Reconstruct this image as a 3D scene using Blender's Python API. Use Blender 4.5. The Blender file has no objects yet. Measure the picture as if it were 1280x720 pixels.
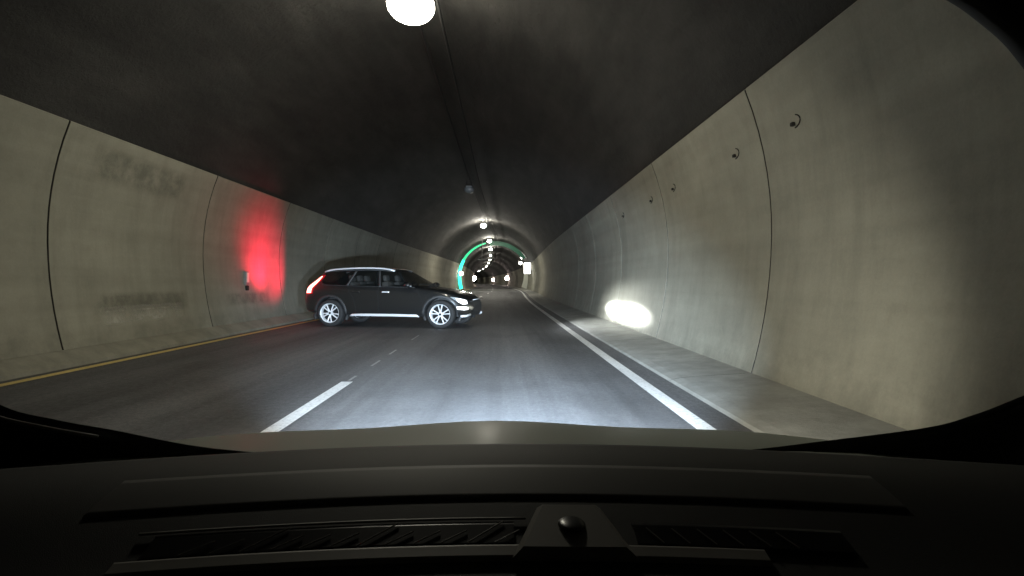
import bpy, bmesh, math, random
from mathutils import Vector, Matrix
from mathutils.bvhtree import BVHTree
random.seed(7)
R = math.radians
S = bpy.context.scene
COL = S.collection

# ------------------------------------------------------------------ camera, world, exposure
CAM_H = 1.17
cd = bpy.data.cameras.new('camera'); cam = bpy.data.objects.new('camera', cd); COL.objects.link(cam)
cd.sensor_width = 36.0; cd.lens = 700/1280*36.0
cd.clip_start = 0.02; cd.clip_end = 2000
cam.location = (0, 0, CAM_H)
cam.rotation_euler = (R(90) - math.atan(8/700), 0, -math.atan(13/700))
S.camera = cam
W = bpy.data.worlds.new('World'); S.world = W; W.use_nodes = True
bg = W.node_tree.nodes['Background']
bg.inputs['Color'].default_value = (0.5, 0.55, 0.5, 1); bg.inputs['Strength'].default_value = 0.004
S.view_settings.view_transform = 'Standard'; S.view_settings.look = 'None'
S.view_settings.exposure = 0.0; S.view_settings.gamma = 1.0
try: S.view_settings.use_curve_mapping = False
except Exception: pass
S.cycles.sample_clamp_indirect = 4.0
S.cycles.max_bounces = 8
LAMP_L = 72.0          # radiance of the ceiling lamps
BEAM = 7000.0           # own headlights
BEAM_WIDE = 600.0

# ------------------------------------------------------------------ materials
def mat(name, col=(.5,.5,.5), rough=.5, metal=0.0, coat=0.0, emit=None, estr=0.0, spec=None):
    m = bpy.data.materials.new(name); m.use_nodes = True
    b = m.node_tree.nodes['Principled BSDF']
    b.inputs['Base Color'].default_value = (*col, 1)
    b.inputs['Roughness'].default_value = rough; b.inputs['Metallic'].default_value = metal
    b.inputs['Coat Weight'].default_value = coat
    if spec is not None: b.inputs['Specular IOR Level'].default_value = spec
    if emit:
        b.inputs['Emission Color'].default_value = (*emit, 1); b.inputs['Emission Strength'].default_value = estr
    return m
class NT:
    def __init__(s, m): s.t = m.node_tree; s.b = s.t.nodes['Principled BSDF']
    def n(s, typ, **kw):
        x = s.t.nodes.new(typ)
        for k, v in kw.items():
            if k in x.inputs: x.inputs[k].default_value = v
            else: setattr(x, k, v)
        return x
    def l(s, a, b): s.t.links.new(a, b)
    def noise(s, vec, scale, detail=6, rough=.6):
        x = s.n('ShaderNodeTexNoise'); x.inputs['Scale'].default_value = scale
        x.inputs['Detail'].default_value = detail; x.inputs['Roughness'].default_value = rough
        s.l(vec, x.inputs['Vector']); return x.outputs['Fac']
    def mapping(s, vec, scale):
        x = s.n('ShaderNodeMapping'); x.inputs['Scale'].default_value = scale
        s.l(vec, x.inputs['Vector']); return x.outputs['Vector']
    def ramp(s, fac, stops):
        x = s.n('ShaderNodeValToRGB'); e = x.color_ramp.elements
        while len(e) < len(stops): e.new(.5)
        for i, (p, c) in enumerate(stops):
            e[i].position = p; e[i].color = (*c, 1) if isinstance(c, tuple) else (c, c, c, 1)
        s.l(fac, x.inputs['Fac']); return x.outputs['Color']
    def mul(s, a, b, typ='MULTIPLY', f=1.0):
        x = s.n('ShaderNodeMix', data_type='RGBA', blend_type=typ)
        x.inputs[0].default_value = f; s.l(a, x.inputs[6]); s.l(b, x.inputs[7]); return x.outputs[2]
    def bump(s, h, strength, dist=.02):
        x = s.n('ShaderNodeBump'); x.inputs['Strength'].default_value = strength; x.inputs['Distance'].default_value = dist
        s.l(h, x.inputs['Height']); s.l(x.outputs['Normal'], s.b.inputs['Normal'])

def concrete(name, c0, c1, bump=.25, perobj=True):
    m = mat(name, c1, .85); t = NT(m)
    pos = t.n('ShaderNodeNewGeometry').outputs['Position']
    big = t.noise(t.mapping(pos, (.5, .28, .8)), 1.0, 5, .6)
    c = t.ramp(big, [(.3, c0), (.7, c1)])
    band = t.noise(t.mapping(pos, (.1, .05, 3.2)), 1.0, 3, .5)          # formwork lifts
    c = t.mul(c, t.ramp(band, [(.3, .86), (.7, 1.05)]))
    drip = t.noise(t.mapping(pos, (1.5, 1.9, .18)), 1.0, 5, .65)        # run-down stains
    c = t.mul(c, t.ramp(drip, [(.34, .86), (.52, 1.0)]))
    blot = t.noise(pos, 2.3, 8, .7)
    c = t.mul(c, t.ramp(blot, [(.3, .88), (.62, 1.03)]))
    fine = t.noise(pos, 38, 5, .7)
    c = t.mul(c, t.ramp(fine, [(.3, .93), (.7, 1.04)]))
    if perobj:
        rnd = t.n('ShaderNodeObjectInfo').outputs['Random']
        c = t.mul(c, t.ramp(rnd, [(0, .88), (1, 1.06)]))
    # splash dirt close to the road
    sx = t.n('ShaderNodeSeparateXYZ'); t.l(pos, sx.inputs[0])
    ad = t.n('ShaderNodeMath', operation='MULTIPLY_ADD'); t.l(blot, ad.inputs[0]); ad.inputs[1].default_value = 1.1
    t.l(sx.outputs['Z'], ad.inputs[2])
    c = t.mul(c, t.ramp(ad.outputs[0], [(.5, .74), (1.25, 1.0)]))
    t.l(c, t.b.inputs['Base Color'])
    t.bump(t.noise(pos, 22, 8, .7), bump, .015)
    return m

M = {}
M['wall'] = concrete('wall_concrete', (.265,.255,.200), (.345,.33,.26))
M['walk'] = concrete('walkway_concrete', (.32,.32,.29), (.44,.435,.39), .35, False)
M['kerb'] = concrete('kerb_concrete', (.24,.235,.2), (.33,.32,.27), .3, False)
M['joint'] = mat('joint_filler', (.02,.018,.015), .95)
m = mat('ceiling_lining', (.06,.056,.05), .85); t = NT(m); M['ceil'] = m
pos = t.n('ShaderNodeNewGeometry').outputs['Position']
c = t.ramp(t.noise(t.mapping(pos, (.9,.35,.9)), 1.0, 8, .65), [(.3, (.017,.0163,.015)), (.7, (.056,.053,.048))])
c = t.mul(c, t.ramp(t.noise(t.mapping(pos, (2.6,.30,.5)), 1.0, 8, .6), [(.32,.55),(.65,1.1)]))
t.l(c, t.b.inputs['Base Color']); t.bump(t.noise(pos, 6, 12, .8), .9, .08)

m = mat('asphalt', (.06,.06,.062), .62); t = NT(m); M['road'] = m
pos = t.n('ShaderNodeNewGeometry').outputs['Position']
c = t.ramp(t.noise(t.mapping(pos, (1.0,.12,1)), 1.1, 6, .6), [(.3, (.075,.075,.078)), (.7, (.120,.119,.120))])
c = t.mul(c, t.ramp(t.noise(pos, 90, 3, .6), [(.25,.55),(.75,1.4)]))
c = t.mul(c, t.ramp(t.noise(pos, 11, 8, .75), [(.3,.8),(.7,1.15)]))
c = t.mul(c, t.ramp(t.noise(pos, 34, 3, .6), [(.3,.72),(.7,1.25)]))
c = t.mul(c, t.ramp(t.noise(t.mapping(pos, (2.4,.06,1)), 1.0, 6, .7), [(.34,.66),(.55,1.05)]))
c = t.mul(c, t.ramp(t.noise(t.mapping(pos, (.5,.35,1)), 1.0, 3, .5), [(.42,.84),(.46,1.0)]))
sx = t.n('ShaderNodeSeparateXYZ'); t.l(pos, sx.inputs[0])            # wheel tracks worn along the lanes
w = t.n('ShaderNodeMath', operation='MULTIPLY_ADD'); t.l(sx.outputs['X'], w.inputs[0])
w.inputs[1].default_value = 2*math.pi/1.75; w.inputs[2].default_value = 0.35
sn = t.n('ShaderNodeMath', operation='SINE'); t.l(w.outputs[0], sn.inputs[0])
h = t.n('ShaderNodeMath', operation='MULTIPLY_ADD'); t.l(sn.outputs[0], h.inputs[0]); h.inputs[1].default_value = .5; h.inputs[2].default_value = .5
c = t.mul(c, t.ramp(h.outputs[0], [(0,.8),(1,1.16)]))
t.l(c, t.b.inputs['Base Color'])
t.l(t.ramp(t.noise(pos, 14, 5, .7), [(.3,.62),(.7,.9)]), t.b.inputs['Roughness'])
t.bump(t.noise(pos, 130, 4, .7), .6, .006)
def paint(name, col):
    m = mat(name, col, .55); t = NT(m)
    pos = t.n('ShaderNodeNewGeometry').outputs['Position']
    base = t.n('ShaderNodeRGB'); base.outputs[0].default_value = (*col, 1)
    c = t.mul(base.outputs[0], t.ramp(t.noise(pos, 26, 8, .75), [(.32,.45),(.5,1.0)]))
    c = t.mul(c, t.ramp(t.noise(t.mapping(pos,(3,.7,1)), 1.0, 5, .6), [(.3,.75),(.6,1.0)]))
    t.l(c, t.b.inputs['Base Color']); t.bump(t.noise(pos, 130, 4, .7), .4, .004); return m
M['white_line'] = paint('white_road_paint', (.78,.78,.76))
M['yellow_line'] = paint('yellow_road_paint', (.80,.62,.22))
M['faint_line'] = paint('worn_road_paint', (.30,.30,.29))
M['lampwhite'] = mat('lamp_glow', (.8,.8,.8), .4, emit=(1.0,.95,.78), estr=LAMP_L)
M['lampfar'] = mat('far_lamp_glow', (.8,.8,.8), .4, emit=(1.0,.95,.82), estr=LAMP_L*7)
M['lampoff'] = mat('unlit_lamp_glass', (.25,.25,.24), .25)
M['steel'] = mat('galvanised_steel', (.32,.32,.31), .45, .8)
M['darksteel'] = mat('dark_steel', (.05,.05,.05), .6, .3)
M['cable'] = mat('cable_sheath', (.025,.025,.025), .7)
M['green'] = mat('green_light', (.05,.3,.15), .4, emit=(.01,.50,.20), estr=1.7)
M['glowgreen'] = mat('ceiling_glow_green', (.03,.12,.07), .5, emit=(.01,.55,.22), estr=.03)  # emissive stand-in for green light falling on the ceiling
M['cyan'] = mat('turquoise_light', (.05,.4,.3), .4, emit=(.02,.85,.50), estr=2.6)
M['pinkish'] = mat('wall_lamp_glow', (.8,.8,.8), .4, emit=(1.0,.80,.78), estr=32)
M['warmwall'] = mat('warm_lamp_glow', (.8,.8,.8), .4, emit=(1.0,.95,.85), estr=30)
M['signwhite'] = mat('backlit_sign_face', (.8,.8,.8), .4, emit=(1,1,.96), estr=9)
M['palerib'] = mat('pale_cream', (.72,.70,.58), .5)
M['grey'] = mat('grey_plastic', (.22,.22,.2), .6)

# ------------------------------------------------------------------ helpers
def obj(name, bm, m, parent=None, smooth=False):
    me = bpy.data.meshes.new(name); bmesh.ops.recalc_face_normals(bm, faces=bm.faces[:]); bm.to_mesh(me); bm.free()
    for x in (m if isinstance(m, (list, tuple)) else [m]): me.materials.append(x)
    if smooth:
        for p in me.polygons: p.use_smooth = True
    o = bpy.data.objects.new(name, me); COL.objects.link(o)
    if parent: o.parent = parent
    return o
def thing(name, label, cat, loc=(0,0,0), rz=0, group=None):
    o = bpy.data.objects.new(name, None); COL.objects.link(o); o.empty_display_size = .2
    o.location = loc; o.rotation_euler = (0,0,rz); return tag(o, label, cat, group)
def tag(o, label, cat, group=None):
    o['label'] = label; o['category'] = cat
    if group: o['group'] = group
    return o
def struct(o): o['kind'] = 'structure'; return o
def link_copy(o, parent=None):
    c = o.copy(); COL.objects.link(c); c.parent = parent
    for ch in o.children: link_copy(ch, c)
    return c
def box(bm, c, s, rot=None, bev=0):
    r = bmesh.ops.create_cube(bm, size=1.0); vs = r['verts']
    mt = Matrix.Translation(c) @ (rot.to_4x4() if rot else Matrix()) @ Matrix.Diagonal((*s, 1))
    bmesh.ops.transform(bm, matrix=mt, verts=vs)
    if bev:
        es = list({e for v in vs for e in v.link_edges})
        bmesh.ops.bevel(bm, geom=es, offset=bev, segments=2, affect='EDGES', profile=.5)
def cyl(bm, p0, p1, r0, r1=None, seg=16):
    p0, p1 = Vector(p0), Vector(p1); d = p1 - p0
    mt = Matrix.Translation((p0+p1)/2) @ d.to_track_quat('Z', 'Y').to_matrix().to_4x4()
    bmesh.ops.create_cone(bm, cap_ends=True, segments=seg, radius1=r0, radius2=r0 if r1 is None else r1, depth=d.length, matrix=mt)
def tube(bm, pts, r, seg=8, closed=False, sc=(1,1)):
    pts = [Vector(p) for p in pts]; n = len(pts); rings = []
    up = Vector((0,0,1))
    for i, p in enumerate(pts):
        if closed: d = pts[(i+1)%n] - pts[i-1]
        else: d = pts[min(i+1,n-1)] - pts[max(i-1,0)]
        d.normalize(); a = d.cross(up)
        if a.length < 1e-3: a = d.cross(Vector((0,1,0)))
        a.normalize(); b = a.cross(d)
        rr = r[i] if isinstance(r, (list, tuple)) else r
        rings.append([bm.verts.new(p + a*math.cos(2*math.pi*k/seg)*rr*sc[0] + b*math.sin(2*math.pi*k/seg)*rr*sc[1]) for k in range(seg)])
    for i in range(n if closed else n-1):
        A, B = rings[i], rings[(i+1)%n]
        for k in range(seg): bm.faces.new((A[k], A[(k+1)%seg], B[(k+1)%seg], B[k]))
    if not closed: bm.faces.new(rings[0][::-1]); bm.faces.new(rings[-1])
def grid(bm, rows, closed=False):
    V = [[bm.verts.new(p) for p in r] for r in rows]
    for a, b in zip(V[:-1], V[1:]):
        for k in range(len(a)-1): bm.faces.new((a[k], a[k+1], b[k+1], b[k]))
    return V
def ellipsoid(bm, c, s, seg=20):
    r = bmesh.ops.create_uvsphere(bm, u_segments=seg, v_segments=seg//2, radius=1.0)
    bmesh.ops.transform(bm, matrix=Matrix.Translation(c) @ Matrix.Diagonal((*s,1)), verts=r['verts'])

# ------------------------------------------------------------------ tunnel geometry
XC, ZC, HA, BU, BL, ZE = -1.6, 1.75, 4.78, 4.6, 5.4, 3.42
Y0, Y1 = -12.0, 398.0
def off(y):
    f = min(1.0, max(0.0, (y-25.0)/50.0)); return .80*f*f*(3-2*f) - (max(0.0, y-50.0)**2)/(2*2400.0)
def head(y): return math.atan((off(y-2.0)-off(y+2.0))/4.0)       # left turn
def half(z, d=0.0):
    a, b = HA + d, (BU if z > ZC else BL) + d
    return a*math.sqrt(max(0.0, 1-((z-ZC)/b)**2))
ys_all = [Y0 + 2.5*i for i in range(int((Y1-Y0)/2.5)+1)]

def sweep(name, prof, m, parent=None, ys=ys_all, dz=0, smooth=False, closed=False):
    bm = bmesh.new(); rows = []
    for y in ys: rows.append([(x+off(y), y, z+dz) for x, z in prof])
    grid(bm, rows); 
    o = obj(name, bm, m, parent, smooth); return o

road = struct(sweep('road', [(-6.4,0),(-4,0),(-1.9,0),(0,0),(2.3,0)], M['road']))
sweep('white_edge_line', [(1.54,.006),(1.69,.006)], M['white_line'], road)
sweep('yellow_edge_line', [(-5.70,.006),(-5.55,.006)], M['yellow_line'], road)
def dash(y0, y1, x, w, m, name):
    bm = bmesh.new(); n = max(1, int((y1-y0)/2))
    rows = [[(x-w/2+off(y), y, .004), (x+w/2+off(y), y, .004)] for y in [y0+(y1-y0)*i/n for i in range(n+1)]]
    grid(bm, rows); return obj(name, bm, m, road)
dash(3.2, 6.55, -1.80, .135, M['white_line'], 'lane_dash')
for k in range(26):
    y = 30.0 + 12*k
    dash(y, y+3, -1.86, .12, M['white_line'], 'lane_dash')
for y0, y1 in ((6.62,6.95),(7.75,8.3),(9.0,9.6),(11.2,12.2)):
    dash(y0, y1, -1.80, .035, M['faint_line'], 'worn_tick_mark')
bm = bmesh.new(); grid(bm, [[(-6,75.0,.002),(1.9,75.0,.002)],[(-6,79.0,.002),(1.9,79.0,.002)]])
obj('concrete_cross_strip', bm, M['walk'], road)
bm = bmesh.new(); grid(bm, [[(-6,71.5,.002),(1.9,71.5,.002)],[(-6,74.8,.002),(1.9,74.8,.002)]])
obj('dark_cross_strip', bm, M['joint'], road)
# kerb / plinth on the left, raised walkway on the right
kb = struct(sweep('kerb', [(-5.86,-.02),(-5.87,.05),(-5.95,.10),(-6.13,.20),(-6.32,.21)], M['wall']))
bm = bmesh.new()
for k in range(100):
    y0 = 6.55 + 4.1*(k-4); y1 = y0 + 4.09
    rows = []
    for y in (y0, y0+.012, (y0+y1)/2, y1-.012, y1):
        d = 0
        rows.append([(x+off(y), y, z) for x, z in ((1.93,-.02),(2.0,.02+d),(2.12,.04+d),(2.30,.055+d),(3.10,.10+d))])
    grid(bm, rows)
wk = obj('walkway', bm, M['walk']); struct(wk)
bm = bmesh.new(); rows = [[(x+off(y), y, z) for x, z in ((1.98,-.03),(2.1,.02),(3.1,.07))] for y in ys_all]
grid(bm, rows); obj('walkway_bed', bm, M['joint'], wk)

# ceiling
ang = []
N = 36
zt = [(half(ZE-.05, .10), ZE-.05)]
a0 = math.asin((ZE-ZC)/(BU+.1))
prof = []
for i in range(N+1):
    a = a0 - .03 + (math.pi - 2*a0 + .06)*i/N
    prof.append((XC + (HA+.10)*math.cos(a), ZC + (BU+.10)*math.sin(a)))
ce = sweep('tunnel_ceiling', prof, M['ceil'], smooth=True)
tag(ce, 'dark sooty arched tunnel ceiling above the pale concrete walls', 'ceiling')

# walls: precast panels with open joints
def panel_mesh(side):
    bm = bmesh.new(); L = 4.1 - .031; n = 14
    zs = [0.02 + (ZE-.02)*i/n for i in range(n+1)]
    def P(z, y, d): return (side*half(z, d), y, z)
    ch = .004
    secs = [(0, .09), (0, ch), (ch, 0), (L*.5, 0), (L-ch, 0), (L, ch), (L, .09)]
    rows = [[P(z, y, d) for z in zs] + [(side*(half(ZE, d)+.012 if d < .05 else half(ZE,d)), y, ZE+.015)] + [(side*(half(ZE,.09)), y, ZE+.016)] for y, d in secs]
    V = grid(bm, rows)
    for f in bm.faces:
        c = f.calc_center_median()
        if c.y < .0005 or c.y > L-.0005: f.material_index = 1
    me = bpy.data.meshes.new('wall_panel'); bmesh.ops.recalc_face_normals(bm, faces=bm.faces[:]); bm.to_mesh(me); bm.free()
    me.materials.append(M['wall']); me.materials.append(M['joint']); return me
def anchor_mesh(side):
    bm = bmesh.new(); z = 2.82; x = half(z)
    pts = []
    for i in range(9):
        a = R(-75 + 150*i/8); pts.append((side*(x-.034+.022*math.cos(a)), -.085*math.cos(a)+.03, z+.07*math.sin(a)))
    tube(bm, pts, .007, 6)
    box(bm, (side*(x-.015), .085, z-.01), (.04,.05,.04), bev=.008)
    me = bpy.data.meshes.new('lifting_anchor'); bm.to_mesh(me); bm.free(); me.materials.append(M['joint']); return me
def wall(side, phase, label):
    root = thing('tunnel_wall', label, 'wall', (XC, 0, 0))
    sgn = side
    bk = bmesh.new(); rows = [[(sgn*half(z, .06) + off(y), y, z) for z in [ZE*i/10 for i in range(11)]] for y in ys_all]
    grid(bk, rows); obj('joint_backing', bk, M['joint'], root, True)
    pm, am = panel_mesh(side), anchor_mesh(side)
    out = []
    k0 = -4
    for k in range(99):
        y = phase + 4.1*(k0+k)
        if y > Y1-4: break
        o = bpy.data.objects.new('wall_panel', pm); COL.objects.link(o); o.parent = root
        o.location = (off(y), y+.017, 0); o.rotation_euler = (0,0,head(y+2)); out.append((y, o))
        if side > 0 and y < 11:
            for dy in (.62, 3.25):
                a = bpy.data.objects.new('lifting_anchor', am); COL.objects.link(a); a.parent = o; a.location = (0, dy, 0)
    return root, out
lw, lpan = wall(-1, 8.0, 'left pale concrete tunnel wall lit red behind the dark estate car')
rw, rpan = wall(1, 6.55, 'right pale concrete tunnel wall above the raised walkway with white headlight patch')
# repair patch and flat recess tones on the left panels (soft ragged edges)
def patch_mat(name, col, dens):
    m = mat(name, col, .9); t = NT(m)
    tc = t.n('ShaderNodeTexCoord').outputs['Generated']; pos = t.n('ShaderNodeNewGeometry').outputs['Position']
    sx = t.n('ShaderNodeSeparateXYZ'); t.l(tc, sx.inputs[0])
    def edge(ch, w):
        a = t.n('ShaderNodeMath', operation='PINGPONG'); t.l(sx.outputs[ch], a.inputs[0]); a.inputs[1].default_value = .5
        r = t.n('ShaderNodeMapRange'); t.l(a.outputs[0], r.inputs['Value']); r.inputs['From Max'].default_value = w; return r.outputs[0]
    mm = t.n('ShaderNodeMath', operation='MULTIPLY'); t.l(edge('Y', .12), mm.inputs[0]); t.l(edge('Z', .2), mm.inputs[1])
    nz = t.ramp(t.noise(pos, 3.2, 7, .7), [(.35,.1),(.62,1.0)])
    m2 = t.n('ShaderNodeMath', operation='MULTIPLY'); t.l(mm.outputs[0], m2.inputs[0]); t.l(nz, m2.inputs[1])
    m3 = t.n('ShaderNodeMath', operation='MULTIPLY'); t.l(m2.outputs[0], m3.inputs[0]); m3.inputs[1].default_value = dens
    t.l(m3.outputs[0], t.b.inputs['Alpha']); return m
M['patchdark'] = patch_mat('dark_wall_patch', (.15,.145,.115), .4)
M['patchmid'] = patch_mat('repair_mortar', (.20,.195,.16), .38)
M['patchpale'] = patch_mat('pale_wall_patch', (.52,.50,.42), .7)
def wpatch(pan, side, ya, yb, za, zb, m, name):
    y, o = pan; bm = bmesh.new(); rows = []
    for i in range(7):
        z = za + (zb-za)*i/6; rows.append([(side*(half(z)-.003), ya-y+(yb-ya)*j/4, z) for j in range(5)])
    grid(bm, rows); obj(name, bm, m, o)
def lp(y): return [p for p in lpan if p[0] <= y < p[0]+4.1][0]
wpatch(lp(8.5), -1, 8.55, 11.2, 2.72, 3.28, M['patchmid'], 'wall_patch')
wpatch(lp(8.5), -1, 8.7, 11.4, .62, 1.00, M['patchdark'], 'dark_wall_patch')  # dark top of a wall recess, put into flat colour
wpatch(lp(8.5), -1, 8.75, 11.2, .45, .78, M['patchpale'], 'wall_patch')  # pale lower part of the same recess, also flat colour
wpatch(lp(12.5), -1, 12.9, 15.3, .60, .92, M['patchmid'], 'dark_wall_patch')

# ------------------------------------------------------------------ ceiling lamps, cables
def lamp_proto(lit, far=False):
    root = bpy.data.objects.new('ceiling_lamp', None); COL.objects.link(root)
    bm = bmesh.new(); box(bm, (0,0,.18), (.54,.66,.08) if far else (.34,.42,.08), bev=.03); obj('housing', bm, M['steel'], root)
    bm = bmesh.new(); ellipsoid(bm, (0,0,.03), (.27,.33,.20)); obj('lamp_glass', bm, (M['lampfar'] if far else M['lampwhite']) if lit else M['lampoff'], root, True)
    bm = bmesh.new(); cyl(bm, (-.12,0,.21), (-.12,0,.52), .02); obj('bracket', bm, M['darksteel'], root)
    bm = bmesh.new(); cyl(bm, (.12,0,.21), (.12,0,.52), .02); obj('bracket', bm, M['darksteel'], root)
    return root
LX, LZ = -1.68, 5.98
lit = lamp_proto(True); lit.scale = (1.45,1.45,1.2); unlit = lamp_proto(False); farl = lamp_proto(True, True)  # nearest lamp scaled up, its bloom built into the shape
names = ['nearest white ceiling lamp, large and glaring at the top of the tunnel',
         'unlit grey ceiling lamp hanging between the nearest and second lit lamps',
         'second lit ceiling lamp, first small white dot beyond the nearest glare',
         'third lit ceiling lamp, small white dot just above the green light arch',
         'fourth lit ceiling lamp, white dot beside the top end of the green strip']
lys = [10.1, 29.6, 48.6, 67.0, 84.0] + [104, 124, 146, 172, 181, 214, 252, 262, 300, 345]
for i, y in enumerate(lys):
    o = lit if i == 0 else (unlit if i == 1 else (farl if i == 2 else link_copy(farl)))
    o.location = (LX + off(y) - .55*min(1, max(0, (y-25)/50)), y, LZ); o.rotation_euler = (0,0,head(y))
    if i == 0: o.location = (-1.50, 9.35, 5.70)
    if i > 1: o.scale = (.85,.85,.85) if i < 5 else (.5,.5,.5)
    if i < 5: tag(o, names[i], 'lamp', 'ceiling lamps along the tunnel')
    else: tag(o, 'tiny white ceiling lamp far down the tunnel beyond the green arch', 'lamp', 'far ceiling lamps along the tunnel')
for x, z, lab in ((-1.15, 6.18, 'thin dark cable running along the ceiling right of the lamps'), (-1.62, 6.27, 'thin dark rail along the ceiling directly above the lamps')):
    bm = bmesh.new(); tube(bm, [(x+off(y), y, z) for y in ys_all], .028, 6)
    tag(obj('ceiling_cable' if 'cable' in lab else 'ceiling_rail', bm, M['cable'], None, True), lab, 'cable' if 'cable' in lab else 'rail')

# ------------------------------------------------------------------ green light arch, pale rib, wall lamps, signs
AY = 72.0
root = thing('light_arch', 'green and turquoise light strip arching up the left side of the tunnel', 'light arch', (XC+off(AY), AY, 0))
def arch_strip(bm, a0, a1, d0, d1, w0, w1, yy0, yy1, n=24):
    # band on the inside of the lining between ellipse angles a0..a1
    rows = []
    for i in range(n+1):
        f = i/n; a = a0+(a1-a0)*f; d = d0+(d1-d0)*f; w = w0+(w1-w0)*f
        def P(dd, y):
            b = (BU if math.sin(a) > 0 else BL) + dd
            return ((HA+dd)*math.cos(a), y, ZC + b*math.sin(a))
        rows.append([P(d, yy0), P(d-w, yy0), P(d-w, yy1), P(d, yy1), P(d, yy0)])
    grid(bm, rows)
lowang = math.pi + .30
bm = bmesh.new(); arch_strip(bm, lowang, R(150), -.10, -.06, .42, .34, 0, .3); obj('turquoise_strip', bm, M['cyan'], root)
bm = bmesh.new(); arch_strip(bm, R(150), R(104), -.06, -.04, .30, .16, 0, .3); obj('green_strip', bm, M['green'], root)
bm = bmesh.new(); arch_strip(bm, R(98), R(33), .02, .02, .55, .5, .0, .3); obj('green_ceiling_glow', bm, M['glowgreen'], root)  # glowing band added for the green strip's light on the right ceiling
bm = bmesh.new(); arch_strip(bm, lowang, R(80), .10, .10, .16, .12, .02, .5); obj('arch_channel', bm, M['darksteel'], root)
root = thing('wall_rib', 'pale rib curving up the right wall beside the bright sign', 'rib', (XC+off(80), 80, 0))
bm = bmesh.new(); arch_strip(bm, -.30, R(27), -.02, -.02, .75, .35, 0, .5); obj('pale_rib', bm, M['palerib'], root)  # pale raised band following the right wall
bm = bmesh.new(); arch_strip(bm, -.30, R(27), .08, .08, .10, .10, -.05, .55); obj('base_channel', bm, M['grey'], root)
def wall_lamp(x, y, z, r, m, label, grp=None):
    rt = thing('wall_lamp', label, 'lamp', (x, y, z), 0, grp)
    bm = bmesh.new(); ellipsoid(bm, (0,0,0), (r,r*.7,r), 16); obj('lamp_globe', bm, m, rt, True)
    s = 1 if x-off(y) > XC else -1
    bm = bmesh.new(); e = XC+off(y)+s*half(z)-x; cyl(bm, (0,.05,0), (e+.02*s,.05,0), .05); obj('bracket', bm, M['darksteel'], rt)
def wx(y, z, s, d): return XC + off(y) + s*(half(z)-d)
wall_lamp(wx(71.5,2.2,-1,.55), 71.4, 2.2, .26, M['warmwall'], 'round white lamp on the left wall beside the turquoise strip')
wall_lamp(wx(73,4.35,1,.3), 73, 4.35, .26, M['warmwall'], 'round white lamp high on the right wall above the bright sign')
wall_lamp(wx(78,3.7,1,.75), 78, 3.75, .22, M['warmwall'], 'round white lamp at the top of the pale wall rib')
wall_lamp(wx(146,2.1,-1,.4), 146, 2.1, .55, M['pinkish'], 'large pinkish round lamp on the far left wall inside the green arch')
wall_lamp(wx(150,2.1,1,.4), 150, 2.1, .58, M['pinkish'], 'large pinkish round lamp on the far right wall')
wall_lamp(wx(240,1.8,-1,.4), 240, 1.8, .6, M['pinkish'], 'small pinkish lamp deeper along the far left wall', )
wall_lamp(wx(235,1.9,1,.4), 235, 1.9, .65, M['pinkish'], 'small white lamp deeper along the far right wall before the bend')
wall_lamp(wx(205,1.9,-1,.4), 205, 1.9, .5, M['warmwall'], 'small white lamp between the pinkish lamps on the far left wall')
root = thing('emergency_sign', 'bright white backlit upright sign box on the right wall', 'sign', (wx(70.5,2.9,1,.50), 70.5, 2.85))
bm = bmesh.new(); box(bm, (0,0,0), (.86,.16,1.42), bev=.03); obj('sign_box', bm, M['steel'], root)
bm = bmesh.new(); box(bm, (0,-.09,0), (.78,.02,1.34)); obj('sign_face', bm, M['signwhite'], root)
bm = bmesh.new(); cyl(bm, (.40,.02,.4), (.68,.02,.4), .04); obj('bracket', bm, M['darksteel'], root)
bm = bmesh.new(); cyl(bm, (.40,.02,-.4), (.68,.02,-.4), .04); obj('bracket', bm, M['darksteel'], root)
root = thing('overhead_signal', 'grey hanging post with a horizontal bar inside the green arch', 'signal', (-2.35, 66, 3.75))
bm = bmesh.new(); box(bm, (0,0,0), (.95,.15,.12), bev=.02); obj('signal_bar', bm, M['grey'], root)
bm = bmesh.new(); cyl(bm, (.05,0,.06), (.05,0,2.56), .05); obj('hanging_post', bm, M['grey'], root)
# small box with a handset on the left wall
y = 14.0; root = thing('wall_box', 'small upright grey box with a dark handle on the red lit wall', 'box', (wx(y,1.25,-1,0), y, 1.25), 0)
bm = bmesh.new(); box(bm, (.035,0,0), (.07,.16,.34), bev=.012); obj('box_body', bm, M['grey'], root)
bm = bmesh.new(); box(bm, (.075,0,.02), (.01,.11,.24)); obj('box_door', bm, M['palerib'], root)
bm = bmesh.new(); box(bm, (.04,.02,-.24), (.07,.12,.12), bev=.02); obj('handle', bm, M['joint'], root)

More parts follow.
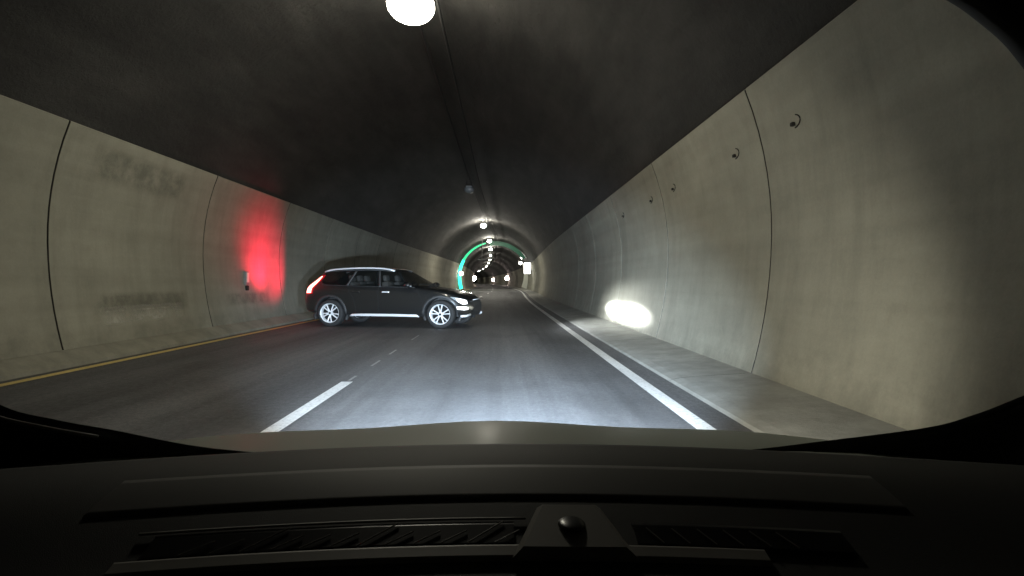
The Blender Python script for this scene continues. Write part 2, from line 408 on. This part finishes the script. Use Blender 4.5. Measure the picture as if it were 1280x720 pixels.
# ------------------------------------------------------------------ dark estate car standing across the lane
def build_car():
    P = {}
    P['paint'] = mat('black_car_paint', (.010,.010,.010), .28, 0, 1.0); NTp = P['paint'].node_tree.nodes['Principled BSDF']; NTp.inputs['Coat Roughness'].default_value = .04
    P['glass'] = mat('dark_car_glass', (.006,.007,.007), .04, 0, 0, spec=.6)
    P['glass'].node_tree.nodes['Principled BSDF'].inputs['Alpha'].default_value = .62
    P['seat'] = mat('grey_seat_fabric', (.20,.195,.18), .9)
    P['plastic'] = mat('black_trim_plastic', (.022,.022,.022), .6)
    P['silver'] = mat('silver_trim', (.80,.81,.82), .3, .3)
    P['alloy'] = mat('alloy_wheel', (.82,.83,.84), .35, .2)
    P['rubber'] = mat('tyre_rubber', (.016,.016,.016), .8)
    P['red'] = mat('tail_lamp_glow', (.4,.02,.02), .3, emit=(1.0,.42,.34), estr=5.5)
    P['redlens'] = mat('red_lens', (.35,.012,.015), .15, emit=(1,.02,.03), estr=.25)
    P['head'] = mat('headlamp_glow', (.8,.8,.8), .2, emit=(1,.98,.95), estr=2.5)
    P['lens'] = mat('clear_lens', (.3,.32,.33), .08)
    P['dark'] = mat('seam_shadow', (.004,.004,.004), .9)
    P['plate'] = mat('plate_white', (.75,.75,.75), .5)
    root = thing('estate_car', 'black estate car standing sideways across the lane with tail lights glowing', 'car')
    # control grid: rows from underside centre up to roof centre, 13 stations front to rear; x from nose
    st = {
     'x6': [.13,.30,.60,.93,1.24,1.44,1.84,2.42,3.10,3.62,4.05,4.40,4.57],
    }
    yw = [.40,.72,.885,.925,.93,.93,.93,.93,.93,.925,.90,.83,.66]
    xlow = [.06,.20,.52,.93,1.25,1.5,1.9,2.42,3.05,3.50,3.98,4.40,4.56]
    rows = []
    zb = [.30,.27,.26,.26,.25,.25,.25,.25,.25,.26,.28,.34,.40]
    rows.append([(x, 0, z) for x, z in zip(xlow, zb)])
    rows.append([(x, y*.80, z) for x, y, z in zip(xlow, yw, zb)])
    rows.append([(x, y*.985, z+.075) for x, y, z in zip(xlow, yw, zb)])
    rows.append([(x-(.02 if i==0 else 0)+(.03 if i==12 else 0), y*1.0, z) for i,(x, y, z) in enumerate(zip(xlow, yw, [.46,.48,.50,.5,.5,.5,.5,.5,.5,.5,.52,.55,.58]))])
    rows.append([(x-(.01 if i==0 else 0)+(.04 if i==12 else 0), y*1.0, z) for i,(x, y, z) in enumerate(zip(xlow, yw, [.60,.64,.69,.72,.73,.74,.75,.76,.77,.78,.78,.77,.75]))])
    rows.append([(x, y*.975, z) for x, y, z in zip([.09,.25,.56,.93,1.2,1.42,1.84,2.42,3.08,3.56,3.98,4.38,4.58], yw, [.69,.75,.82,.875,.905,.92,.935,.945,.955,.965,.97,.97,.93])])
    rows.append([(x, y*k, z) for x, y, k, z in zip(st['x6'], yw, [.92,.93,.925,.92,.92,.925,.925,.92,.915,.905,.90,.87,.86], [.715,.80,.885,.945,.985,1.005,1.02,1.03,1.045,1.065,1.085,1.08,1.01])])
    rows.append(list(zip([.14,.32,.62,.95,1.28,1.40,2.12,2.55,3.08,3.55,4.00,4.37,4.56], [.40,.58,.66,.68,.69,.70,.615,.625,.625,.61,.59,.62,.57], [.73,.83,.915,.975,1.01,1.03,1.425,1.468,1.472,1.455,1.42,1.15,1.04])))
    rows.append(list(zip([.15,.33,.63,.95,1.24,1.34,2.08,2.55,3.08,3.56,4.07,4.40,4.57], [.24,.34,.38,.40,.41,.42,.46,.49,.49,.48,.47,.44,.40], [.735,.84,.93,.99,1.025,1.045,1.465,1.508,1.515,1.50,1.465,1.17,1.05])))
    rows.append([(x, 0, z) for x, z in zip([.15,.33,.63,.94,1.20,1.28,2.05,2.55,3.08,3.57,4.10,4.42,4.58], [.74,.845,.935,1.0,1.03,1.05,1.48,1.523,1.532,1.515,1.48,1.175,1.05])])
    def nx(x): return x if x > .84 else .84-(.84-x)*.86
    rows = [[(nx(x), y, z) for x, y, z in q] for q in rows]
    bm = bmesh.new(); nR, nS = len(rows), 13
    V = {}
    for r in range(nR):
        for s in range(nS):
            x, y, z = rows[r][s]
            for sd in ((1,-1) if y > 1e-6 else (1,)):
                V[(r,s,sd)] = bm.verts.new((x, y*sd, z))
            if y <= 1e-6: V[(r,s,-1)] = V[(r,s,1)]
    GL = []
    for sd in (1,-1):
        for r in range(nR-1):
            for s in range(nS-1):
                q = [V[(r,s,sd)], V[(r,s+1,sd)], V[(r+1,s+1,sd)], V[(r+1,s,sd)]]
                f = bm.faces.new(q if sd > 0 else q[::-1])
                mi = 0
                if r == 6 and 5 <= s <= 9: mi = 1          # side windows
                if r in (7,8) and s == 5: mi = 2            # windscreen
                if r in (7,8) and s == 10: mi = 3           # rear window
                if r == 6 and s == 10: mi = 0
                if r in (7,8) and 6 <= s <= 9: mi = 4       # roof
                if r <= 1: mi = 5                           # underbody / lower cladding
                f.material_index = mi
        for s, flip in ((0, sd < 0), (12, sd > 0)):
            q = [V[(r,s,sd)] for r in range(nR)]
    for s in (0, 12):
        loop = [V[(r,s,1)] for r in range(nR)] + [V[(r,s,-1)] for r in range(nR-2, 0, -1)]
        # quad strips across the nose / tail
        for r in range(1, nR-2):
            f = bm.faces.new((V[(r,s,1)], V[(r+1,s,1)], V[(r+1,s,-1)], V[(r,s,-1)])); f.material_index = 6 if s == 0 and 2 <= r <= 5 else (5 if r < 2 else 0)
        f = bm.faces.new((V[(0,s,1)], V[(1,s,1)], V[(1,s,-1)])); f.material_index = 5
        f = bm.faces.new((V[(nR-2,s,1)], V[(nR-1,s,1)], V[(nR-2,s,-1)])); f.material_index = 0
    cr = bm.edges.layers.float.new('crease_edge')
    for e in bm.edges:
        ms = {f.material_index for f in e.link_faces}
        if len(ms) == 2: e[cr] = .55
        if len(ms) == 2 and 5 in ms: e[cr] = .3
    bmesh.ops.recalc_face_normals(bm, faces=bm.faces[:])
    me = bpy.data.meshes.new('body'); bm.to_mesh(me); bm.free()
    for k in range(7): me.materials.append(P['paint'])
    tmp = bpy.data.objects.new('tmp_body', me); COL.objects.link(tmp)
    sm = tmp.modifiers.new('s', 'SUBSURF'); sm.levels = 3; sm.render_levels = 3
    WX = (.84, 3.71); WR = .352
    cuts = []
    for wx_ in WX:
        for sd in (1,-1):
            cb = bmesh.new(); cyl(cb, (wx_, sd*.62, WR+.01), (wx_, sd*1.2, WR+.01), .405, seg=48)
            c = obj('tmp_cut', cb, P['dark']); c.data.materials.clear()
            for k in range(7): c.data.materials.append(P['dark'])
            for p in c.data.polygons: p.material_index = 5
            cuts.append(c); b = tmp.modifiers.new('b', 'BOOLEAN'); b.operation = 'DIFFERENCE'; b.object = c; b.solver = 'EXACT'
    dg = bpy.context.evaluated_depsgraph_get(); ev = tmp.evaluated_get(dg)
    full = bpy.data.meshes.new_from_object(ev)
    for c in cuts: bpy.data.objects.remove(c)
    bpy.data.objects.remove(tmp)
    fb = bmesh.new(); fb.from_mesh(full)
    bvh = BVHTree.FromBMesh(fb)
    names = ['body','side_glass','windscreen','rear_window','roof','lower_cladding','grille']
    mats = [P['paint'],P['glass'],P['glass'],P['glass'],P['paint'],P['plastic'],P['plastic']]
    def sub(i, pred, nm, m):
        b2 = fb.copy(); b2.faces.ensure_lookup_table()
        kill = [f for f in b2.faces if not (f.material_index == i and pred(f))]
        bmesh.ops.delete(b2, geom=kill, context='FACES')
        for f in b2.faces: f.material_index = 0
        me2 = bpy.data.meshes.new(nm); b2.to_mesh(me2); b2.free(); me2.materials.append(m)
        for p in me2.polygons: p.use_smooth = True
        o = bpy.data.objects.new(nm, me2); COL.objects.link(o); o.parent = root
        try: me2.set_sharp_from_angle(angle=R(50))
        except Exception: pass
        return o
    parts = {}
    for i, nm in enumerate(names):
        if nm == 'side_glass':
            for sd in (1,-1): sub(i, lambda f, sd=sd: f.calc_center_median().y*sd > 0, nm, mats[i])
        else: parts[nm] = sub(i, lambda f: True, nm, mats[i])
    def side(x, z, sd=1, o=.004):
        h = bvh.ray_cast(Vector((x, sd*3, z)), Vector((0,-sd,0)))
        return h[0] + h[1]*o if h[0] else Vector((x, sd*.9, z))
    def proj(p, d, o=.006):
        d = Vector(d).normalized(); h = bvh.ray_cast(Vector(p)-d*3, d)
        return (h[0] - d*o) if h[0] else None
    def seam(pts, r, nm, m, sd=1, n=12, parent=root, o=.001):
        bm = bmesh.new(); out = []
        for (a, b) in zip(pts[:-1], pts[1:]):
            for i in range(n): f = i/n; out.append(side(a[0]+(b[0]-a[0])*f, a[1]+(b[1]-a[1])*f, sd, o))
        out.append(side(*pts[-1], sd, o)); tube(bm, out, r, 6); return obj(nm, bm, m, parent, True)
    def patch(poly, d, nm, m, o=.008, parent=root, res=14, thick=0):
        # poly: 3D outline points (roughly in a plane facing d); grid fill then cast on the body
        d = Vector(d).normalized(); c = sum((Vector(p) for p in poly), Vector())/len(poly)
        u = Vector((0,0,1)).cross(d).normalized(); v = d.cross(u)
        P2 = [((Vector(p)-c).dot(u), (Vector(p)-c).dot(v)) for p in poly]
        bm = bmesh.new(); vs = [bm.verts.new((a, b, 0)) for a, b in P2]; bm.faces.new(vs)
        bmesh.ops.triangulate(bm, faces=bm.faces[:]); 
        for _ in range(3): bmesh.ops.subdivide_edges(bm, edges=bm.edges[:], cuts=1, use_grid_fill=True)
        for w in bm.verts:
            q = c + u*w.co.x + v*w.co.y; h = proj(q, d, o); w.co = h if h else q
        return obj(nm, bm, m, parent, True)
    for sd in (1,-1):
        # doors: seams, handles, window pillars
        seam([(1.44,.98),(1.32,.74),(1.30,.50),(1.38,.36)], .006, 'door_seam', P['dark'], sd)
        seam([(2.44,1.02),(2.42,.70),(2.40,.36)], .006, 'door_seam', P['dark'], sd)
        seam([(3.22,1.05),(3.20,.90),(3.06,.72),(3.02,.50),(2.98,.36)], .006, 'door_seam', P['dark'], sd)
        seam([(1.36,.365),(3.0,.365)], .006, 'door_seam', P['dark'], sd)
        seam([(2.40,1.03),(2.50,1.44)], .034, 'window_pillar', P['plastic'], sd, o=-.012)
        seam([(3.28,1.06),(3.12,1.44)], .034, 'window_pillar', P['plastic'], sd, o=-.012)
        seam([(1.50,1.012),(1.80,1.025),(2.42,1.038),(3.10,1.053),(3.60,1.07),(3.98,1.085)], .010, 'window_trim', P['plastic'], sd)
        for x in (2.22, 3.05-.05):
            bm = bmesh.new(); p = side(x, .90, sd, .018); box(bm, p, (.19,.03,.032), bev=.012); obj('door_handle', bm, P['silver'] if x < 2.5 else P['paint'], root)
        # silver sill strip
        bm = bmesh.new(); pts = [(1.36,.285,.01),(1.42,.315,.03),(2.0,.320,.03),(2.7,.320,.03),(3.08,.315,.03),(3.16,.285,.01)]
        tube(bm, [(x, sd*(.925+o), z) for x, z, o in pts], [.014,.026,.028,.028,.026,.012], 8, sc=(.7,1.25)); obj('sill_trim', bm, P['silver'], root, True)
        # roof rail
        bm = bmesh.new(); rp = []
        for i in range(15):
            f = i/14; x = 2.12+(4.02-2.12)*f
            h = bvh.ray_cast(Vector((x, sd*.57, 3)), Vector((0,0,-1)))
            lift = .035*min(1, min(f,1-f)*8+.15); rp.append((x, sd*.575, h[0].z+lift))
        tube(bm, rp, .021, 8); obj('roof_rail', bm, P['silver'], root, True)
        # wheel arch cladding
        for wx_ in WX:
            bm = bmesh.new(); rws = []
            for i in range(29):
                a = R(-24 + 228*i/28); ca, sa = math.cos(a), math.sin(a); row = []
                for rr, oo in ((.402,-.10),(.402,.012),(.415,.018),(.455,.014),(.468,.0),(.468,-.05)):
                    x, z = wx_+rr*ca, WR+.01+rr*sa
                    p = side(wx_+.47*ca, max(.30, WR+.01+.47*sa), sd, 0); row.append((x, p.y+sd*oo, z))
                rws.append(row)
            grid(bm, rws); obj('wheel_arch', bm, P['plastic'], root, True)
        # mirror
        bm = bmesh.new(); ellipsoid(bm, (1.60, sd*1.03, 1.075), (.10,.115,.075)); box(bm, (1.60, sd*.92, 1.03), (.07,.14,.04), bev=.01)
        mo = obj('door_mirror', bm, P['paint'], root, True)
        bm = bmesh.new(); ellipsoid(bm, (1.515, sd*1.07, 1.05), (.022,.055,.012), 12); obj('indicator', bm, P['lens'], mo, True)
        # head lamp and lower lamp
        hp = [(.58,sd*.86,.785),(.42,sd*.83,.775),(.24,sd*.74,.735),(.16,sd*.60,.70),(.14,sd*.60,.60),(.24,sd*.74,.59),(.36,sd*.82,.66),(.47,sd*.86,.735)]
        hp = [(nx(x),y,z) for x,y,z in hp]; hl = patch(hp, (.55,-sd*.83,0), 'headlight', P['lens'], .004)
        hb = [(.40,sd*.84,.755),(.27,sd*.76,.735),(.17,sd*.62,.695),(.155,sd*.6,.61),(.24,sd*.74,.60),(.34,sd*.82,.66)]
        hb = [(nx(x),y,z) for x,y,z in hb]; patch(hb, (.55,-sd*.83,0), 'lamp_lens', P['head'], .012, hl)
        fp = [(.40,sd*.82,.545),(.20,sd*.70,.545),(.13,sd*.60,.52),(.13,sd*.60,.465),(.22,sd*.70,.455),(.38,sd*.81,.475)]
        fp = [(nx(x),y,z) for x,y,z in fp]; patch(fp, (.55,-sd*.83,0), 'daytime_lamp', P['head'], .012)
        # skid trim under bumper
        bm = bmesh.new(); tube(bm, [(nx(x),y,z) for x,y,z in ((.30,sd*.76,.300),(.17,sd*.66,.305),(.09,sd*.52,.34))], .03, 8, sc=(.7,1)); obj('bumper_trim', bm, P['silver'], root, True)
        # tail lamp: boomerang at the D pillar
        tp = [(3.98,sd*.70,1.345),(4.14,sd*.72,1.30),(4.42,sd*.80,1.06),(4.47,sd*.80,.97),(4.46,sd*.80,.84),(4.20,sd*.82,.85),(4.20,sd*.82,1.0),(4.12,sd*.80,1.12),(4.02,sd*.75,1.24)]
        tl = patch(tp, (-.45,-sd*.89,0), 'tail_light', P['redlens'], .006)
        tb = [(4.04,sd*.70,1.315),(4.10,sd*.72,1.30),(4.38,sd*.80,1.07),(4.42,sd*.80,.98),(4.42,sd*.80,.87),(4.25,sd*.82,.875),(4.26,sd*.82,1.0),(4.18,sd*.80,1.11),(4.10,sd*.75,1.21)]
        patch(tb, (-.45,-sd*.89,0), 'lamp_glow', P['red'], .016, tl)
    for sx_, sy_ in ((2.35,.37),(2.35,-.37),(3.25,.42),(3.25,-.42),(3.25,0)):
        bm = bmesh.new(); box(bm, (sx_, sy_, .86), (.16,.46,.62), Matrix.Rotation(R(12),3,'Y'), bev=.05); so = obj('seat', bm, P['seat'], root, True)
        bm = bmesh.new(); box(bm, (sx_+.09, sy_, 1.25), (.10,.26,.17), Matrix.Rotation(R(12),3,'Y'), bev=.04); obj('headrest', bm, P['seat'], so, True)
    bm = bmesh.new(); tube(bm, [(1.93+.18*math.cos(a)*.35, -.37+.18*math.sin(a), .98+.18*math.cos(a)) for a in [2*math.pi*i/20 for i in range(20)]], .014, 6, closed=True); obj('steering_wheel', bm, P['plastic'], root, True)
    # number plate and badge bar at the nose, wipers
    bm = bmesh.new(); box(bm, (4.60,0,.80), (.012,.52,.11), bev=.004); obj('number_plate', bm, P['plate'], root)
    bm = bmesh.new(); tube(bm, [(nx(.055),-.40,.705),(nx(.045),0,.715),(nx(.055),.40,.705)], .012, 6); obj('grille_trim', bm, P['silver'], root, True)
    for yy in (.25,-.35):
        bm = bmesh.new(); tube(bm, [(1.29,yy,1.06),(1.36,yy+.32,1.095),(1.40,yy+.52,1.10)], .010, 6); obj('wiper', bm, P['dark'], root)
    # wheels
    def lathe(bm, prof, seg=48):
        rws = [[(r*math.cos(2*math.pi*k/seg), y, r*math.sin(2*math.pi*k/seg)) for k in range(seg+1)] for r, y in prof]
        grid(bm, rws); bmesh.ops.remove_doubles(bm, verts=bm.verts[:], dist=1e-5)
    wheel = bpy.data.objects.new('wheel', None); COL.objects.link(wheel); wheel.parent = root
    bm = bmesh.new(); lathe(bm, [(.245,.10),(.255,.125),(.30,.128),(.335,.115),(.350,.085),(.352,0),(.350,-.085),(.335,-.115),(.25,-.12),(.24,-.1)]); obj('tyre', bm, P['rubber'], wheel, True)
    bm = bmesh.new(); lathe(bm, [(.232,-.08),(.225,.02),(.232,.095),(.240,.118),(.252,.124),(.254,.105)])
    for k in range(5):
        a = R(90+72*k)
        for da in (-.20, .20):
            a1 = a+da*.9; a0_ = a+da*.55
            p0 = Vector((.045*math.cos(a0_), .085, .045*math.sin(a0_))); p1 = Vector((.238*math.cos(a1+da*.25), .110, .238*math.sin(a1+da*.25)))
            tube(bm, [p0, (p0+p1)/2+Vector((0,.006,0)), p1], [.022,.019,.021], 8, sc=(1,.8))
    cyl(bm, (0,.05,0), (0,.108,0), .062, .05, 24)
    obj('rim', bm, P['alloy'], wheel, True).data.set_sharp_from_angle(angle=R(40))
    bm = bmesh.new(); cyl(bm, (0,-.06,0), (0,.02,0), .226, seg=32); obj('backing_disc', bm, P['dark'], wheel)  # dark backing disc filling the rim behind the spokes
    bm = bmesh.new(); cyl(bm, (0,.106,0), (0,.114,0), .03, seg=20); obj('hub_cap', bm, P['dark'], wheel)
    k = 0
    for wx_ in WX:
        for sd in (1,-1):
            w = wheel if k == 0 else link_copy(wheel, root)
            w.location = (wx_, sd*.80, WR); w.rotation_euler = (0, R(17*k), 0 if sd > 0 else math.pi); k += 1
    return root, P
car, CP = build_car()
# nose points to the right (+x) and a little towards the camera
YAW = R(13)
RW = Vector((-4.44, 14.6, 0))                   # rear wheel contact nearest the camera
SC = Vector((1.045, 1.0, 1.0))
hd = Vector((math.cos(-YAW), math.sin(-YAW), 0)); lat = Vector((hd.y, -hd.x, 0))     # lat = towards camera
car.scale = SC
# local +x is rearwards, so local x axis = -hd ; local +y should face the camera side: rotate by pi - YAW
car.rotation_euler = (0, 0, math.pi - YAW)
rot = Matrix.Rotation(math.pi - YAW, 4, 'Z')
lp_ = rot @ Vector((3.71*SC.x, .88, 0))
car.location = RW - lp_ + Vector((0,0,.004))
def car_w(p): return car.location + rot @ Vector((p[0]*SC.x, p[1]*SC.y, p[2]*SC.z))
def spot(name, loc, target, power, size, blend, col, rad=.03, parent=None):
    ld = bpy.data.lights.new(name, 'SPOT'); ld.energy = power; ld.spot_size = R(size); ld.spot_blend = blend; ld.color = col; ld.shadow_soft_size = rad
    o = bpy.data.objects.new(name, ld); COL.objects.link(o); o.location = loc
    o.rotation_euler = (Vector(target)-Vector(loc)).to_track_quat('-Z','Y').to_euler(); return o
for sd in (1,-1):
    p = car_w((.02, sd*.62, .66)) + hd*.05
    tgt = Vector((2.95, 13.2 if sd > 0 else 14.8, .42))
    hb_ = spot('headlight_beam', p, tgt, 10000, 58, 1.0, (.88,.94,1), .05); hb_.scale = (1, .15, 1)
    hs_ = spot('headlight_spread', p, tgt + Vector((0,0,-.12)), 900, 92, 1.0, (.88,.94,1), .05); hs_.scale = (1, .30, 1)
    p = car_w((4.66, sd*.78, 1.02)) - hd*.12
    spot('tail_light_beam', p, Vector((-6.3, 14.8 if sd > 0 else 15.6, 1.65)), 340, 92, 1.0, (1,.012,.06), .16)

# ------------------------------------------------------------------ the car the camera rides in
M['bonnet'] = mat('grey_green_car_paint', (.42,.46,.38), .62, 0, .15); M['bonnet'].node_tree.nodes['Principled BSDF'].inputs['Coat Roughness'].default_value = .3
M['dash'] = mat('dashboard_plastic', (.034,.034,.031), .65); t = NT(M['dash'])
pos = t.n('ShaderNodeNewGeometry').outputs['Position']; t.bump(t.noise(pos, 900, 2, .5), .35, .001)
M['dash2'] = mat('dashboard_trim', (.22,.21,.19), .5)
M['black'] = mat('black_interior', (.006,.006,.006), .7)
M['lensdark'] = mat('dark_sensor', (.004,.004,.004), .3)
own = thing('dashcam_car', 'dark dashboard and grey green bonnet filling the bottom of the view', 'car', (0,0,0))
def Pz(dx, dz, y): return Vector((y*dx, y, CAM_H + y*dz))
bm = bmesh.new(); rows = []
for i in range(19):
    f = -.22 + 1.22*i/18; y = 1.04 + .92*f; row = []
    for j in range(25):
        u = -1+2*j/24; wdt = .93 - .05*f
        yy = y - .22*u*u*(1-.5*f) - .06*f*u*u
        z = .877 - .08*f - .19*f*f - .012*u*u - (.06*f*abs(u)**6) + .008*math.cos(u*9)*(1-f)
        row.append((wdt*u - .02, yy, z))
    rows.append(row)
grid(bm, rows); obj('bonnet', bm, M['bonnet'], own, True)
# dashboard top: from windscreen base toward the camera
def dashz(v, u): return CAM_H - .272 - .055*v + .012*math.sin(v*5) + .03*abs(u)**3
def dashp(u, v, lift=0):       # u across (-1..1), v 0 at the glass .. 1 near the camera
    x = 1.02*u; y = .93 - .30*u*u - .36*v + .10*v*u*u
    return Vector((x, y, dashz(v, u) + lift))
bm = bmesh.new(); rows = []
for i in range(60):
    v = -.02 + 1.3*i/59; rows.append([dashp(-1+2*j/100, v) for j in range(101)])
rows.insert(0, [Vector(p)+Vector((0,.03,-.10)) for p in rows[0]])
grid(bm, rows); da = obj('dashboard', bm, M['dash'], own, True)
# defroster slot: trough of dark with pale lips and slanted fins
def lip(u0, u1, v, r, m, nm, parent, lift=.004):
    bm = bmesh.new(); tube(bm, [dashp(u0+(u1-u0)*i/20, v, lift) for i in range(21)], r, 6, sc=(1,.6)); return obj(nm, bm, m, parent, True)
def band(u0, u1, v0, v1, m, nm, parent, lift=.003):
    bm = bmesh.new(); vv = [v0-.001] + [v0+(v1-v0)*i/8 for i in range(9)] + [v1+.001]; rows = [[dashp(u0+(u1-u0)*j/90, v, -.004 if i in (0, 10) else lift) for j in range(91)] for i, v in enumerate(vv)]
    grid(bm, rows); return obj(nm, bm, m, parent, True)
M['dash3'] = mat('dashboard_inlay', (.075,.074,.067), .6); band(-.5,.5, .27,.50, M['dash3'], 'dash_panel', da, .002)
vent = band(-.40, .015, .63, .735, M['lensdark'], 'defrost_vent', da, .004)
lip(-.42,.03,.615,.0025, M['dash2'], 'vent_lip', vent); band(-.42,.30,.74,.79, M['dash2'], 'vent_rim', vent, .006)
for k in range(12):
    u = -.36 + .032*k
    bm = bmesh.new(); tube(bm, [dashp(u, .730, .006), dashp(u+.030+.012*(k%4==2), .675 if k%4!=2 else .635, .006)], .0009, 5); obj('fin', bm, M['dash2'], vent)
vent2 = band(.16, .40, .63, .735, M['lensdark'], 'defrost_vent', da, .004)
for k in range(6):
    u = .19+.03*k; bm = bmesh.new(); tube(bm, [dashp(u, .725, .006), dashp(u-.015, .66, .006)], .0008, 5); obj('fin', bm, M['dash2'], vent2)
# sensor housing between the vents
bm = bmesh.new()
A = [dashp(.012,.80,.006), dashp(.155,.80,.006), dashp(.125,.57,.006), dashp(.045,.57,.006)]
T = [dashp(.025,.785,.016), dashp(.142,.785,.016), dashp(.118,.585,.014), dashp(.052,.585,.014)]
va = [bm.verts.new(p) for p in A]; vt = [bm.verts.new(p) for p in T]
for i in range(4): bm.faces.new((va[i], va[(i+1)%4], vt[(i+1)%4], vt[i]))
bm.faces.new(vt); sh = obj('sensor_housing', bm, M['dash2'], da)
bm = bmesh.new(); ellipsoid(bm, dashp(.084,.68,.015), (.017,.022,.005)); obj('sensor_dome', bm, M['lensdark'], sh, True)
# windscreen surround: pillars and header (a real ring of trim round the opening)
px = [(130,546),(60,533),(0,517),(-50,480),(-80,350),(-60,100),(0,-40),(200,-70),(640,-80),(1040,-60),(1130,-35),(1203,-5),(1250,26),(1297,70),(1345,150),(1400,350),(1395,440),(1350,488),(1290,515),(1238,534),(1180,549),(1050,565),(900,580),(640,590),(300,575)]
def scr(p):
    dx, dz = (p[0]-627)/700, (352-p[1])/700
    y = (.93-.167)/(1+.62*dz); return Vector((dx*y, y, CAM_H+dz*y))
def smooth_loop(P, n=6):
    out = []; k = len(P)
    for i in range(k):
        p0, p1, p2, p3 = (Vector(P[(i+j-1) % k]) for j in range(4))
        for q in range(n):
            f = q/n; out.append(.5*((2*p1)+(p2-p0)*f+(2*p0-5*p1+4*p2-p3)*f*f+(3*p1-p0-3*p2+p3)*f**3))
    return out
NL = 6; loop = [scr(p) for p in smooth_loop(px, NL)]
bm = bmesh.new(); rows = []; nrm = Vector((0,-.85,-.53))
for i, p in enumerate(loop + loop[:1]):
    tg = loop[(i+1) % len(loop)] - loop[i-1 if i < len(loop) else -1+0]; tg = (loop[(i+1) % len(loop)] - loop[(i-1) % len(loop)]).normalized()
    d = tg.cross(nrm).normalized()
    if d.dot(p - Vector((0,.75,CAM_H))) < 0: d = -d
    rows.append([p+Vector((0,.02,.01)), p, p+d*.02+nrm*.012, p+d*.15+nrm*.02, p+d*.16-nrm*.05])
grid(bm, rows); obj('windscreen_surround', bm, M['black'], own, True)
bm = bmesh.new(); tube(bm, [loop[i]+Vector((0,-.004,.004)) for i in range(3*NL, -1, -1)], .0025, 6); obj('glass_edge_glint', bm, M['dash2'], own, True)  # pale tube standing in for the reflection along the windscreen edge
for sd in (-1,1):
    bm = bmesh.new(); ellipsoid(bm, (sd*.60, 1.93, .53), (.13,.10,.06)); obj('headlight', bm, mat('own_headlamp_glass', (.5,.5,.5), .2), own, True)
    ob_ = spot('own_headlight_beam', (sd*.62, 2.06, .56), (sd*.45-.1, 14, -.15), BEAM, 44, 1.0, (.64,.81,1.0), .06); ob_.scale = (1.6, 1, 1)
    spot('own_headlight_spread', (sd*.62, 2.06, .57), (sd*4.2, 12, .45), BEAM_WIDE, 84, 1.0, (1,.97,.84), .06)
